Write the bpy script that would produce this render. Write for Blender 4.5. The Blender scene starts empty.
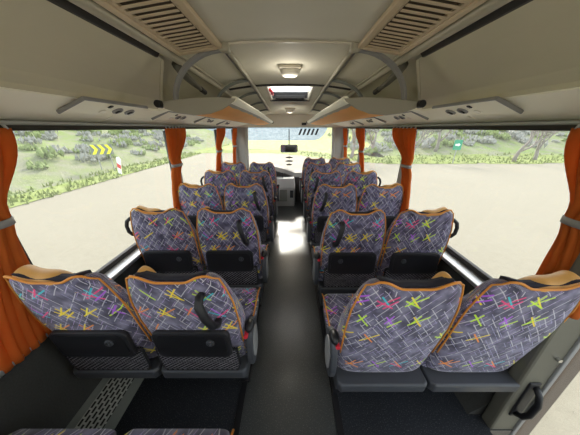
import bpy, math, random
from mathutils import Vector, Matrix
random.seed(7)
PI = math.pi
sc = bpy.context.scene
COL = sc.collection
H = 1.58            # eye level above the bus floor

# ------------------------------------------------------------------ object helpers
class MB:
    """collects vertices / faces / uvs; build() links them as ONE mesh object"""
    def __init__(s): s.v = []; s.f = []; s.uv = []
    def add(s, vs, fs, uvs=None):
        b = len(s.v); s.v += [tuple(p) for p in vs]
        s.f += [tuple(i + b for i in f) for f in fs]
        s.uv += list(uvs) if uvs else [(p[0], p[2] if len(p) > 2 else 0) for p in vs]
    def box(s, x0, x1, y0, y1, z0, z1, M=None):
        vs = [Vector((x, y, z)) for z in (z0, z1) for y in (y0, y1) for x in (x0, x1)]
        if M: vs = [M @ p for p in vs]
        s.add(vs, [(0,2,3,1),(4,5,7,6),(0,1,5,4),(2,6,7,3),(0,4,6,2),(1,3,7,5)])
        return s
    def loft(s, loops, closed=True, cap=True, uvs=None):
        n = len(loops[0]); vs = [p for l in loops for p in l]; fs = []
        for k in range(len(loops) - 1):
            for i in range(n if closed else n - 1):
                j = (i + 1) % n
                fs.append((k*n+i, k*n+j, (k+1)*n+j, (k+1)*n+i))
        if cap and closed:
            fs.append(tuple(reversed(range(n)))); fs.append(tuple((len(loops)-1)*n + i for i in range(n)))
        s.add(vs, fs, uvs); return s
    def tube(s, pts, r, n=8, flat=1.0, cap=True):
        pts = [Vector(p) for p in pts]; loops = []; e1 = None
        for i, p in enumerate(pts):
            a = pts[max(i-1,0)]; b = pts[min(i+1,len(pts)-1)]
            t = (b - a).normalized()
            if e1 is None:
                u = Vector((0,0,1)) if abs(t.z) < .8 else Vector((1,0,0))
                e1 = t.cross(u).normalized()
            else: e1 = (e1 - t*e1.dot(t)).normalized()
            e2 = t.cross(e1).normalized()
            rr = r[i] if isinstance(r, (list, tuple)) else r
            loops.append([p + e1*math.cos(2*PI*k/n)*rr + e2*math.sin(2*PI*k/n)*rr*flat for k in range(n)])
        return s.loft(loops, True, cap)
    def cyl(s, c, axis, r, h, n=20):
        c = Vector(c); a = {'x':Vector((1,0,0)),'y':Vector((0,1,0)),'z':Vector((0,0,1))}[axis]
        return s.tube([c - a*h/2, c + a*h/2], r, n)
    def prism(s, poly, axis, a, b):
        def P(u, v, w):
            return {'x':(w,u,v),'y':(u,w,v),'z':(u,v,w)}[axis]
        return s.loft([[P(u,v,a) for u,v in poly],[P(u,v,b) for u,v in poly]])
    def revolve(s, prof, c=(0,0,0), n=20):
        loops = [[(c[0]+r*math.cos(2*PI*k/n), c[1]+r*math.sin(2*PI*k/n), c[2]+z) for k in range(n)] for r, z in prof]
        return s.loft(loops)
    def mesh(s, name, mat, smooth=False):
        me = bpy.data.meshes.new(name)
        me.from_pydata(s.v, [], s.f); me.validate()
        if s.uv and len(me.polygons):
            l = me.uv_layers.new(name='UVMap')
            for lp in me.loops: l.data[lp.index].uv = s.uv[lp.vertex_index]
        if mat: me.materials.append(mat)
        import bmesh
        bm = bmesh.new(); bm.from_mesh(me)
        bmesh.ops.recalc_face_normals(bm, faces=bm.faces); bm.to_mesh(me); bm.free()
        if smooth:
            for p in me.polygons: p.use_smooth = True
        me.update(); return me
    def build(s, name, mat, parent=None, smooth=False, bevel=0, subsurf=0, seg=2):
        return link(name, s.mesh(name, mat, smooth), parent, bevel, subsurf, seg)

def link(name, me, parent=None, bevel=0, subsurf=0, seg=2, solid=0):
    o = bpy.data.objects.new(name, me); COL.objects.link(o)
    if parent: o.parent = parent
    if bevel:
        m = o.modifiers.new('bevel', 'BEVEL'); m.width = bevel; m.segments = seg; m.limit_method = 'ANGLE'
        m.angle_limit = math.radians(35); m.harden_normals = False
    if subsurf:
        m = o.modifiers.new('sub', 'SUBSURF'); m.levels = subsurf; m.render_levels = subsurf
    if solid:
        m = o.modifiers.new('solid', 'SOLIDIFY'); m.thickness = solid; m.offset = 0
    return o
def empty(name, loc=(0,0,0), rz=0):
    o = bpy.data.objects.new(name, None); COL.objects.link(o)
    o.location = loc; o.rotation_euler = (0,0,rz); o.empty_display_size = .1; return o
def tag(o, label, cat, group=None, kind=None):
    o['label'] = label; o['category'] = cat
    if group: o['group'] = group
    if kind: o['kind'] = kind
    return o
def struct(o): o['kind'] = 'structure'; return o
def copy_tree(o, parent=None):
    c = o.copy(); COL.objects.link(c); c.parent = parent
    for ch in list(o.children): copy_tree(ch, c)
    return c
def smooth(a, b, x):
    t = min(1, max(0, (x-a)/(b-a))); return t*t*(3-2*t)
def lerp(a, b, t): return a + (b-a)*t

# ------------------------------------------------------------------ material helpers
class NT:
    def __init__(s, name):
        s.m = bpy.data.materials.new(name); s.m.use_nodes = True
        s.t = s.m.node_tree; s.b = s.t.nodes['Principled BSDF']; s.out = s.t.nodes['Material Output']
    def n(s, typ, **kw):
        d = s.t.nodes.new(typ)
        for k, v in kw.items(): setattr(d, k, v)
        return d
    def put(s, sock, v):
        if isinstance(v, bpy.types.NodeSocket): s.t.links.new(v, sock)
        else: sock.default_value = v
    def math(s, op, *a, clamp=False):
        d = s.n('ShaderNodeMath', operation=op); d.use_clamp = clamp
        for i, v in enumerate(a): s.put(d.inputs[i], v)
        return d.outputs[0]
    def mix(s, f, a, b):
        d = s.n('ShaderNodeMix', data_type='RGBA')
        s.put(d.inputs[0], f)
        for i, v in ((6, a), (7, b)):
            s.put(d.inputs[i], v if isinstance(v, bpy.types.NodeSocket) else (*v[:3], 1))
        return d.outputs[2]
    def coord(s, kind='Object'): return s.n('ShaderNodeTexCoord').outputs[kind]
    def sep(s, v):
        d = s.n('ShaderNodeSeparateXYZ'); s.put(d.inputs[0], v); return d.outputs
    def comb(s, x, y, z=0.0):
        d = s.n('ShaderNodeCombineXYZ')
        for i, v in enumerate((x,y,z)): s.put(d.inputs[i], v)
        return d.outputs[0]
    def noise(s, v, scale, detail=3, rough=.5):
        d = s.n('ShaderNodeTexNoise'); s.put(d.inputs['Vector'], v); d.inputs['Scale'].default_value = scale
        d.inputs['Detail'].default_value = detail; d.inputs['Roughness'].default_value = rough
        return d.outputs[0]
    def white(s, v):
        d = s.n('ShaderNodeTexWhiteNoise', noise_dimensions='3D'); s.put(d.inputs['Vector'], v); return d.outputs
    def ramp(s, f, stops, interp='LINEAR'):
        d = s.n('ShaderNodeValToRGB'); d.color_ramp.interpolation = interp
        e = d.color_ramp.elements
        while len(e) < len(stops): e.new(.5)
        for x, (p, c) in zip(e, stops): x.position = p; x.color = (*c[:3], 1)
        s.put(d.inputs[0], f); return d.outputs[0]
    def bump(s, h, strength=.3, dist=.01):
        d = s.n('ShaderNodeBump'); d.inputs['Strength'].default_value = strength; d.inputs['Distance'].default_value = dist
        s.put(d.inputs['Height'], h); s.t.links.new(d.outputs[0], s.b.inputs['Normal'])
    def base(s, c, rough=.6, metal=0, spec=.5):
        s.put(s.b.inputs['Base Color'], c if isinstance(c, bpy.types.NodeSocket) else (*c[:3], 1))
        s.b.inputs['Roughness'].default_value = rough; s.b.inputs['Metallic'].default_value = metal
        s.b.inputs['Specular IOR Level'].default_value = spec
        return s.m
def plain(name, c, rough=.6, metal=0, spec=.4, vary=.12, scale=6, bump=0):
    t = NT(name); co = t.coord('Object')
    f = t.noise(co, scale, 4)
    a = tuple(x*(1-vary) for x in c); b = tuple(min(1, x*(1+vary)) for x in c)
    t.base(t.mix(f, a, b), rough, metal, spec)
    if bump: t.bump(t.noise(co, 350, 2), bump, .002)
    return t.m

M = {}
M['ceiling']   = plain('ceiling vinyl', (.68,.655,.54), .75, bump=.15, vary=.05)
M['binpanel']  = plain('bin panel vinyl', (.60,.56,.42), .7, bump=.15, vary=.05)
M['trim']      = plain('light beige trim', (.68,.63,.52), .5, vary=.05)
M['shelf']     = plain('grey beige shelf plastic', (.36,.34,.28), .55, vary=.05)
M['tube']      = plain('olive beige tube', (.45,.42,.33), .4, vary=.05)
M['psu']       = plain('cream plastic', (.93,.90,.76), .45, vary=.04)
M['warmlit_vent']  = plain('warm lit vent beige', (.62,.50,.34), .5, vary=.05)  # warm cast of the light put into the vent colour
M['ventdark']  = plain('vent cavity', (.10,.07,.045), .8)
M['rubber']    = plain('dark rubber', (.035,.032,.03), .6)
M['black']     = plain('black plastic', (.012,.012,.014), .38, vary=.2)
M['satin']     = plain('black grained plastic', (.016,.016,.019), .5, vary=.2, bump=.1)
M['grey']      = plain('charcoal shell plastic', (.06,.064,.074), .45, vary=.1)
M['midgrey']   = plain('grey plastic', (.28,.28,.28), .5)
M['lightgrey'] = plain('light grey plastic', (.42,.43,.43), .4)
M['alu']       = plain('anodised aluminium', (.66,.66,.65), .35, metal=.8)
M['steel']     = plain('painted grey steel', (.20,.215,.20), .45)
M['chrome']    = plain('polished metal', (.6,.6,.6), .2, metal=1)
M['orange']    = plain('orange shelf lining', (.92,.42,.10), .6, vary=.06)
M['piping']    = plain('orange piping', (.62,.24,.035), .55)
M['tan']       = plain('tan leatherette', (.62,.33,.09), .5, vary=.15, scale=25, bump=.2)
M['red']       = plain('red plastic', (.6,.03,.05), .4)
M['wallcarpet']= plain('dark wall carpet', (.05,.05,.047), .95, vary=.3, scale=120, bump=.5)
M['pillar']    = plain('grey pillar cover', (.40,.39,.36), .55)
M['olive']     = plain('olive grey door post paint', (.125,.12,.095), .5)
M['brown']     = plain('brown door frame', (.09,.058,.04), .5)
M['dark']      = plain('dark header', (.03,.026,.022), .6)
M['white']     = plain('white paint', (.85,.85,.85), .5)
M['lamp']      = plain('lamp lens', (.8,.77,.68), .3)

def mat_curtain():
    t = NT('orange curtain cloth'); co = t.coord('Object')
    f = t.noise(co, 14, 3)
    t.base(t.mix(f, (.46,.105,.018), (.64,.18,.032)), .8, 0, .2)
    t.bump(t.noise(co, 300, 2), .2, .002)
    tr = t.n('ShaderNodeBsdfTranslucent'); tr.inputs[0].default_value = (.85,.22,.03,1)
    mx = t.n('ShaderNodeMixShader'); mx.inputs[0].default_value = .35
    t.t.links.new(t.b.outputs[0], mx.inputs[1]); t.t.links.new(tr.outputs[0], mx.inputs[2])
    t.t.links.new(mx.outputs[0], t.out.inputs[0]); return t.m
M['curtain'] = mat_curtain()

def mat_glass():
    t = NT('window glass')
    tr = t.n('ShaderNodeBsdfTransparent'); tr.inputs[0].default_value = (.96,.97,.965,1)
    veil = t.n('ShaderNodeBsdfTranslucent'); veil.inputs[0].default_value = (.9,.9,.86,1)
    m2 = t.n('ShaderNodeMixShader'); m2.inputs[0].default_value = .035  # dusty film put in for the washed veil of glare
    t.t.links.new(tr.outputs[0], m2.inputs[1]); t.t.links.new(veil.outputs[0], m2.inputs[2])
    gl = t.n('ShaderNodeBsdfGlossy'); gl.inputs['Roughness'].default_value = .03
    fr = t.n('ShaderNodeLayerWeight'); fr.inputs[0].default_value = .5
    mx = t.n('ShaderNodeMixShader')
    t.t.links.new(t.math('MULTIPLY_ADD', t.math('POWER', fr.outputs['Facing'], 5.0), .25, .015), mx.inputs[0])
    t.t.links.new(m2.outputs[0], mx.inputs[1]); t.t.links.new(gl.outputs[0], mx.inputs[2])
    t.t.links.new(mx.outputs[0], t.out.inputs[0]); return t.m
M['glass'] = mat_glass()
def mat_hatch():
    t = NT('milky hatch glass')
    tr = t.n('ShaderNodeBsdfTransparent'); tr.inputs[0].default_value = (.95,.95,.93,1)
    tl = t.n('ShaderNodeBsdfTranslucent'); tl.inputs[0].default_value = (.95,.95,.92,1)
    mx = t.n('ShaderNodeMixShader'); mx.inputs[0].default_value = .30
    t.t.links.new(tr.outputs[0], mx.inputs[1]); t.t.links.new(tl.outputs[0], mx.inputs[2])
    t.t.links.new(mx.outputs[0], t.out.inputs[0]); return t.m
M['hatch'] = mat_hatch()

PAL = [(0,(.95,.72,.02)),(.2,(.95,.30,.04)),(.36,(.85,.06,.22)),(.52,(.04,.52,.62)),(.62,(.45,.12,.75)),(.74,(.60,.85,.05)),(.88,(.95,.80,.05))]
def mat_fabric():
    t = NT('purple moquette with crossed dashes')
    uv = t.n('ShaderNodeUVMap').outputs[0]
    rnd = t.n('ShaderNodeObjectInfo').outputs['Random']
    X, Y, _ = t.sep(uv)
    X = t.math('ADD', X, t.math('MULTIPLY', t.math('FLOOR', t.math('MULTIPLY', rnd, 9)), .31))
    wob = t.noise(t.comb(X, Y), 30, 2)
    X = t.math('ADD', X, t.math('MULTIPLY', wob, .004))
    # rotated grid, slightly flattened
    c, s_ = math.cos(math.radians(38)), math.sin(math.radians(38))
    P = t.math('ADD', t.math('MULTIPLY', X, c), t.math('MULTIPLY', Y, s_))
    Q = t.math('ADD', t.math('MULTIPLY', X, -c), t.math('MULTIPLY', Y, s_))
    # pile shade
    cl = t.noise(t.comb(X, Y), 16, 2)
    fine = t.noise(t.comb(X, Y), 420, 1)
    basec = t.ramp(cl, [(.30,(.036,.034,.06)),(.48,(.112,.104,.172)),(.68,(.255,.24,.35))])
    basec = t.mix(t.math('MULTIPLY', fine, .35), basec, (.07,.062,.10))
    col = basec
    # grey basket-weave dashes
    def dashes(A, B, cell, seed, width, gate, col, colr):
        ca = t.math('DIVIDE', A, cell*2.3); cb = t.math('DIVIDE', B, cell)
        row = t.math('FLOOR', cb)
        ca = t.math('ADD', ca, t.math('MULTIPLY', t.math('FRACT', t.math('MULTIPLY', row, .618)), 1.0))
        w = t.white(t.comb(t.math('FLOOR', ca), row, float(seed)))
        fb = t.math('ABSOLUTE', t.math('SUBTRACT', t.math('FRACT', cb), .5))
        fa = t.math('ABSOLUTE', t.math('SUBTRACT', t.math('FRACT', ca), .5))
        m = t.math('MULTIPLY', t.math('LESS_THAN', fb, width), t.math('LESS_THAN', fa, .42))
        m = t.math('MULTIPLY', m, t.math('LESS_THAN', w[0], gate))
        return t.mix(t.math('MULTIPLY', m, .75), col, colr)
    col = dashes(P, Q, .035, 1, .055, .6, col, (.60,.58,.64))
    col = dashes(Q, P, .035, 2, .055, .6, col, (.60,.58,.64))
    col = dashes(P, Q, .021, 3, .07, .28, col, (.40,.30,.58))
    col = dashes(Q, P, .021, 4, .07, .28, col, (.36,.34,.56))
    # bright crossed strokes
    CE = .115
    cx = t.math('DIVIDE', X, CE); cy = t.math('DIVIDE', Y, CE)
    cx = t.math('ADD', cx, t.math('MULTIPLY', t.math('FLOOR', cy), .37))
    ix, iy = t.math('FLOOR', cx), t.math('FLOOR', cy)
    lx = t.math('SUBTRACT', t.math('FRACT', cx), .5); ly = t.math('SUBTRACT', t.math('FRACT', cy), .5)
    hue = t.white(t.comb(ix, iy, 7.0))[0]
    cellon = t.math('LESS_THAN', t.white(t.comb(ix, iy, 11.0))[0], .68)
    for k, (ang, off, ln, gate) in enumerate([(32,.0,.42,.8),(-52,.05,.33,.75),(58,-.12,.26,.6),(-30,.16,.36,.6),(38,.2,.3,.5)]):
        w = t.white(t.comb(ix, iy, 20.0+k))
        ca, sa = math.cos(math.radians(ang)), math.sin(math.radians(ang))
        a = t.math('ADD', t.math('MULTIPLY', lx, ca), t.math('MULTIPLY', ly, sa))
        b = t.math('ADD', t.math('ADD', t.math('MULTIPLY', lx, -sa), t.math('MULTIPLY', ly, ca)), off)
        m = t.math('MULTIPLY', t.math('LESS_THAN', t.math('ABSOLUTE', b), .030), t.math('LESS_THAN', t.math('ABSOLUTE', a), ln))
        m = t.math('MULTIPLY', m, t.math('MULTIPLY', t.math('LESS_THAN', w[0], gate*.95), cellon))
        h = t.math('FRACT', t.math('ADD', hue, t.math('MULTIPLY', w[0], .55)))
        pc = t.ramp(h, PAL, 'CONSTANT')
        col = t.mix(t.math('MULTIPLY', m, .9), col, pc)
    t.base(col, .95, 0, .15)
    t.b.inputs['Sheen Weight'].default_value = .25; t.b.inputs['Sheen Roughness'].default_value = .5
    t.bump(fine, .25, .002)
    return t.m
M['fabric'] = mat_fabric()
M['darkfabric'] = plain('dark headrest strap cloth', (.022,.02,.03), .95, vary=.5, scale=60)

def mat_net():
    t = NT('black elastic net'); uv = t.n('ShaderNodeUVMap').outputs[0]
    X, Y, _ = t.sep(uv)
    m = None
    for sgn in (1, -1):
        d = t.math('ADD', t.math('DIVIDE', X, .026), t.math('MULTIPLY', t.math('DIVIDE', Y, .020), sgn))
        k = t.math('LESS_THAN', t.math('ABSOLUTE', t.math('SUBTRACT', t.math('FRACT', d), .5)), .09)
        m = k if m is None else t.math('MAXIMUM', m, k)
    n = t.noise(t.coord('Object'), 30, 2)
    t.base(t.mix(t.math('MULTIPLY', m, n), (.012,.012,.016), (.42,.40,.44)), .8, 0, .2); return t.m
M['net'] = mat_net()

def mat_floor():
    t = NT('speckled vinyl bus floor'); co = t.coord('Object'); x, y, z = t.sep(co)
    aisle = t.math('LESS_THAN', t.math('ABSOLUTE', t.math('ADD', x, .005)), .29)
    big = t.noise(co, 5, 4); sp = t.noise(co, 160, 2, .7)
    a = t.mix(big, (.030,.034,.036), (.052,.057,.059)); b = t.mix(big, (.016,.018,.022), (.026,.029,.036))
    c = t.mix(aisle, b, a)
    c = t.mix(t.math('MULTIPLY', t.math('GREATER_THAN', sp, .62), .5), c, (.20,.20,.20))
    t.base(c, .33, 0, .45); t.bump(sp, .05, .002); t.b.inputs['Coat Weight'].default_value = .12; t.b.inputs['Coat Roughness'].default_value = .18; return t.m
M['floor'] = mat_floor()

def mat_ground():
    t = NT('pale gravelly asphalt'); co = t.coord('Object')
    a = t.noise(co, .35, 4); b = t.noise(co, 6, 6, .8); g = t.noise(co, 16, 4, .85)
    c = t.mix(t.math('MULTIPLY', b, .8), (.16,.146,.108), (.265,.242,.185))
    c = t.mix(t.math('GREATER_THAN', g, .66), c, (.11,.10,.075))
    c = t.mix(t.math('MULTIPLY', a, .35), c, (.29,.268,.21))
    t.base(c, .9, 0, .2); t.bump(g, .4, .02); return t.m
M['ground'] = mat_ground()
def mat_bank():
    t = NT('scrubby green bank'); co = t.coord('Object')
    a = t.noise(co, .25, 5, .65); b = t.noise(co, 1.3, 5, .7); c3 = t.noise(co, 6, 4, .8)
    c = t.ramp(a, [(.30,(.17,.18,.12)),(.46,(.20,.23,.11)),(.58,(.19,.26,.08)),(.72,(.17,.23,.07))])
    c = t.mix(t.ramp(b, [(.42,(0,0,0)),(.62,(1,1,1))]), c, (.24,.23,.18))
    c = t.mix(t.math('MULTIPLY', c3, .5), c, (.15,.18,.07))
    t.base(c, .95, 0, .1); t.bump(c3, .8, .1); return t.m
M['bank'] = mat_bank()
def mat_grass(name, ca, cb):
    t = NT(name); co = t.coord('Object')
    a = t.noise(co, 1.2, 5, .7); b = t.noise(co, 14, 3, .8)
    t.base(t.mix(t.math('MULTIPLY', b, .5), t.mix(t.ramp(a, [(.35,(0,0,0)),(.65,(1,1,1))]), ca, cb), (.14,.18,.04)), .95, 0, .1)
    t.bump(b, .6, .05); return t.m
M['grass'] = mat_grass('bright spring grass', (.19,.24,.06), (.28,.31,.13))
M['field'] = mat_grass('pale yellow green field', (.30,.33,.10), (.42,.44,.20))
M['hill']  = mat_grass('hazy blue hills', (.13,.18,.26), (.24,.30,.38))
M['brushg'] = plain('green brush leaves', (.20,.25,.09), .9, vary=.4, scale=3)
M['brushd'] = plain('grey dry brush twigs', (.28,.28,.25), .9, vary=.3, scale=3)
M['bark'] = plain('bare grey bark', (.24,.21,.19), .9, vary=.3, scale=4)
M['yellow'] = plain('yellow reflective paint', (.80,.78,.02), .5, vary=.03)
M['signback'] = plain('washed out dark sign face', (.16,.18,.15), .5)  # black board drawn grey, its washed-out look put into the colour
M['signgreen'] = plain('green sign paint', (.02,.30,.16), .5)
M['hazard'] = plain('red reflective paint', (.6,.05,.04), .5)
M['mirror'] = plain('mirror face', (.8,.8,.8), .05, metal=1, vary=.02)
M['screen'] = plain('dark dash screen', (.03,.03,.035), .15)
M['dash'] = plain('dark dashboard vinyl', (.045,.042,.04), .6)

def mat_perf():
    t = NT('perforated steel'); co = t.coord('Object'); x, y, z = t.sep(co)
    r = t.math('FLOOR', t.math('DIVIDE', x, .020))
    fy_ = t.math('FRACT', t.math('ADD', t.math('DIVIDE', y, .042), t.math('MULTIPLY', r, .5)))
    fx = t.math('FRACT', t.math('DIVIDE', x, .020))
    m = t.math('MULTIPLY', t.math('LESS_THAN', t.math('ABSOLUTE', t.math('SUBTRACT', fx, .5)), .27),
               t.math('LESS_THAN', t.math('ABSOLUTE', t.math('SUBTRACT', fy_, .5)), .38))
    t.base(t.mix(m, (.42,.43,.40), (.008,.008,.008)), .4, 0, .5); return t.m
M['perf'] = mat_perf()

# ------------------------------------------------------------------ bus shell (the setting)
YB, YF = -.80, 5.15
def fz(z, y):          # the roof line comes down towards the windscreen
    return z * (1 - .06*max(0, min(y,2.66)-1.5) - .15*max(0, y-2.66)) if z > 0 else z
def sweep(name, prof, ys, mat, parent=None, sx=1, cap=True, sm=False, closed=True, bevel=0, solid=0):
    loops = [[(sx*x, y, H + fz(z, y)) for x, z in prof] for y in ys]
    mb = MB(); mb.loft(loops, closed, cap)
    o = mb.build(name, mat, parent, smooth=sm, bevel=bevel)
    if solid:
        m = o.modifiers.new('solid', 'SOLIDIFY'); m.thickness = solid; m.offset = 0
    return o
def yrange(a, b, step=.3):
    n = max(1, round((b-a)/step)); return [lerp(a, b, i/n) for i in range(n+1)]

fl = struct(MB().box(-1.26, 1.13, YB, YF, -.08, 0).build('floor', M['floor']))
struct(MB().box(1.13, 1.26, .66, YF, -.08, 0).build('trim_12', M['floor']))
# ceiling: a curved skin with the roof-hatch opening left out
HX, HY0, HY1 = .25, 2.70, 3.46
xs = [-1.27,-1.23,-1.12,-1.0,-.88,-.74,-.58,-.42,-.36,-HX,-.12,0,.12,HX,.36,.42,.58,.74,.88,1.0,1.12,1.23,1.27]
def ceil_z(x):
    a = abs(x)
    pts = [(0,.462),(.25,.458),(.36,.452),(.42,.446),(.58,.425),(.74,.40),(.88,.36),(1.0,.305),(1.12,.215),(1.23,.10),(1.27,.0)]
    for (x0,z0),(x1,z1) in zip(pts, pts[1:]):
        if a <= x1+1e-6: return lerp(z0, z1, (a-x0)/(x1-x0))
    return 0
ys = sorted(set([YB,-.3,.2,.7,1.2,1.52,2.0,2.3,2.65,HY0,3.2,HY1,4.0,4.4,4.8,YF]))
vs = [(x, y, H + fz(ceil_z(x), y) + .012) for y in ys for x in xs]; fs = []
n = len(xs)
for j in range(len(ys)-1):
    for i in range(n-1):
        if ys[j] >= HY0-1e-6 and ys[j+1] <= HY1+1e-6 and xs[i] >= -HX-1e-6 and xs[i+1] <= HX+1e-6: continue
        fs.append((j*n+i, j*n+i+1, (j+1)*n+i+1, (j+1)*n+i))
mb = MB(); mb.add(vs, fs)
ce = struct(mb.build('ceiling', M['ceiling'], smooth=True))
sm_ = ce.modifiers.new('solid', 'SOLIDIFY'); sm_.thickness = .02; sm_.offset = 0
# outer skin of the roof above the ceiling, so no daylight leaks through
# seams across the ceiling
def seam(name, y, w, mat, drop=.008, xr=.36):
    mb = MB(); pts = [x for x in xs if abs(x) <= xr+1e-6]
    mb.loft([[(x, y-w/2, H+fz(ceil_z(x), y)+.004), (x, y+w/2, H+fz(ceil_z(x), y)+.004), (x, y+w/2, H+fz(ceil_z(x), y)-drop), (x, y-w/2, H+fz(ceil_z(x), y)-drop)] for x in pts])
    return struct(mb.build(name, mat))
seam('trim_1', 1.53, .012, M['trim'])
seam('trim_2', 2.66, .03, M['rubber'], .012, .74)

# walls below the windows
struct(MB().box(-1.26, -1.20, YB, YF, 0, .66).build('wall_left', M['wallcarpet']))
struct(MB().box(1.20, 1.26, .73, YF, 0, .66).build('wall_right', M['wallcarpet']))
k = 1
for nm, sx in (('left',-1), ('right',1)):
    y0 = YB if sx < 0 else .73
    mb = MB(); mb.box(min(sx*1.155,sx*1.27), max(sx*1.155,sx*1.27), y0, YF, .655, .685)
    struct(mb.build('trim_%d' % (3 if sx<0 else 4), M['alu'], bevel=.008))
    # window header band and dark blind slot
    struct(MB().box(min(sx*1.17,sx*1.275), max(sx*1.17,sx*1.275), YB, YF, H-.004, H+.012).build('trim_%d' % (5 if sx<0 else 6), M['dark']))
    # underside between rack / bin and the window
    mb = MB(); lps = []
    for yy in sorted(set(yrange(1.48, YF) + [1.84])):
        xi = .985 if yy < 1.8 else .80; zi = .165 - (xi-.785)*.24
        lps.append([(sx*x, yy, H+fz(z, yy)) for x, z in ((xi,zi),(max(.95,xi+.01),.122),(1.10,.070),(1.215,.028),(1.27,.012),(1.27,.045),(1.10,.10),(max(.95,xi+.01),.150),(xi,zi+.025))])
    mb.loft(lps); struct(mb.build('trim_%d' % (7 if sx<0 else 8), M['psu']))
    tr = struct(sweep('trim_%d' % (45 if sx<0 else 46), [(.985,.124),(1.10,.075),(1.215,.028),(1.27,.012),(1.27,.045),(1.10,.10),(.985,.142)], yrange(YB, 1.48), M['psu'], None, sx))
    # side pillars
    for j, (py, w) in enumerate([(.78,.13),(2.36,.10),(3.91,.10),(5.07,.16)] + ([(-.72,.16)] if sx < 0 else [])):
        mb = MB()
        mb.loft([[(sx*(1.205 if z<1.2 else 1.215), py-w/2, z),(sx*1.275, py-w/2, z),(sx*1.275, py+w/2, z),(sx*(1.205 if z<1.2 else 1.215), py+w/2, z)] for z in (.68, 1.1, H-.02)])
        struct(mb.build('trim_%d' % (20 + j + (10 if sx>0 else 0)), M['pillar'], bevel=.012))
# panes, each with its black gasket
def window(idx, sx, y0, y1, z0=.70, z1=H-.002):
    o = struct(MB().box(min(sx*1.245,sx*1.251), max(sx*1.245,sx*1.251), y0, y1, z0, z1).build('window_%d' % idx, M['glass']))
    g = MB(); w = .022
    for a in ((y0,y1,z0-.015,z0+w),(y0,y1,z1-.010,z1),(y0,y0+w,z0+w,z1-w),(y1-w,y1,z0+w,z1-w)):
        g.box(min(sx*1.232,sx*1.262), max(sx*1.232,sx*1.262), *a)
    g.build('gasket', M['rubber'], o, bevel=.004)
i = 1
for sx in (-1, 1):
    for y0, y1 in ([(-.64,.715)] if sx<0 else []) + [(.845,2.31),(2.41,3.86),(3.96,4.99)]:
        window(i, sx, y0, y1); i += 1
# rear wall with the rear window behind the last seats
struct(MB().box(-1.27,1.27,YB-.06,YB,0,.80).build('wall_back', M['wallcarpet']))
rw = struct(MB().box(-1.15,1.15,YB-.035,YB-.028,.86,H-.02).build('window_9', M['glass']))
g = MB()
for a in ((-1.27,1.27,.80,.87),(-1.27,1.27,H-.03,H+.02),(-1.27,-1.14,.87,H-.03),(1.14,1.27,.87,H-.03)): g.box(a[0],a[1],YB-.06,YB,a[2],a[3])
g.build('window_frame', M['pillar'], rw)
mb = MB(); loop = [(x, H+fz(ceil_z(x),YB)+.01) for x in xs]
mb.prism([(x,z) for x,z in loop] + [(1.27,H+.0),(-1.27,H+.0)], 'y', YB-.06, YB-.001)
struct(mb.build('wall_back_header', M['ceiling'])); bpy.data.objects['wall_back_header'].name = 'trim_40'
# front: bulkhead above the windscreen, windscreen, corner posts, wall below
mb = MB(); loop = [(x, H+fz(ceil_z(x),YF)+.01) for x in xs]
mb.prism(loop + [(1.27,H+.015),(-1.27,H+.015)], 'y', YF-.10, YF+.05)
struct(mb.build('trim_41', M['trim']))
struct(MB().box(-1.27,1.27,YF,YF+.06,-.08,.62).build('wall_front', M['dash']))
ws = struct(MB().box(-1.06,1.06,YF+.02,YF+.028,.62,H+.02).build('window_10', M['glass']))
g = MB()
for sx in (-1,1):
    g.tube([(sx*1.0,YF-.02,.62),(sx*.985,YF-.02,1.1),(sx*.96,YF-.02,H+.03)], .038, 10)
    g.box(min(sx*1.0,sx*1.27), max(sx*1.0,sx*1.27), YF-.01, YF+.05, .62, 1.62)
g.build('window_frame', M['pillar'], ws)
for q in range(5):     # black slanted bars of the sun strip
    x = .185 + q*.092; g = MB()
    g.loft([[(x, YF+.012, H-.145),(x+.042, YF+.012, H-.145),(x+.042, YF+.018, H-.145),(x, YF+.018, H-.145)],
            [(x+.05, YF+.012, H-.015),(x+.092, YF+.012, H-.015),(x+.092, YF+.018, H-.015),(x+.05, YF+.018, H-.015)]])
    b = g.build('sunstrip_bar', M['black'], ws)
# seat rails let into the floor
for j, x in enumerate((-.305, .285)):
    struct(MB().box(x-.02, x+.02, -.7, 4.5, 0, .006).build('trim_%d' % (9+j), M['black'], bevel=.002))
# right rear doorway: post with brown outer frame
dp = struct(MB().box(1.135, 1.275, .665, .73, -.40, H-.02).build('door_1', M['olive'], bevel=.012))
g = MB(); g.box(1.262, 1.285, .655, .72, -.40, H-.02); g.build('edge_trim', M['midgrey'], dp, bevel=.005)
g = MB(); g.box(1.287, 1.41, .67, .76, -.45, H); g.build('outer_frame', M['brown'], dp, bevel=.02)
g = MB(); g.tube([(1.20,.66,.175),(1.20,.63,.20),(1.205,.615,.245),(1.21,.615,.33),(1.212,.63,.375),(1.215,.66,.40)], .014, 10)
g.build('door_handle', M['black'], dp, smooth=True)
g = MB(); g.box(1.178,1.236,.656,.668,.15,.425); g.build('handle_plate', M['satin'], dp, bevel=.01)
g = MB(); g.cyl((1.23,.66,.60),'y',.010,.02,12); g.build('screw', M['chrome'], dp)
g = MB(); g.box(1.30,1.306,-.72,.66,-.40,1.55); g.build('door_pane', M['glass'], dp)
g = MB(); g.box(1.285,1.35,-.80,-.70,-.45,1.6); g.build('outer_frame', M['brown'], dp, bevel=.02)
# step well
struct(MB().box(1.13, 1.30, -.75, .66, -.42, -.38).build('trim_42', M['satin']))
struct(MB().box(1.10, 1.13, -.75, .66, -.42, -.002).build('trim_43', M['olive']))
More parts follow.
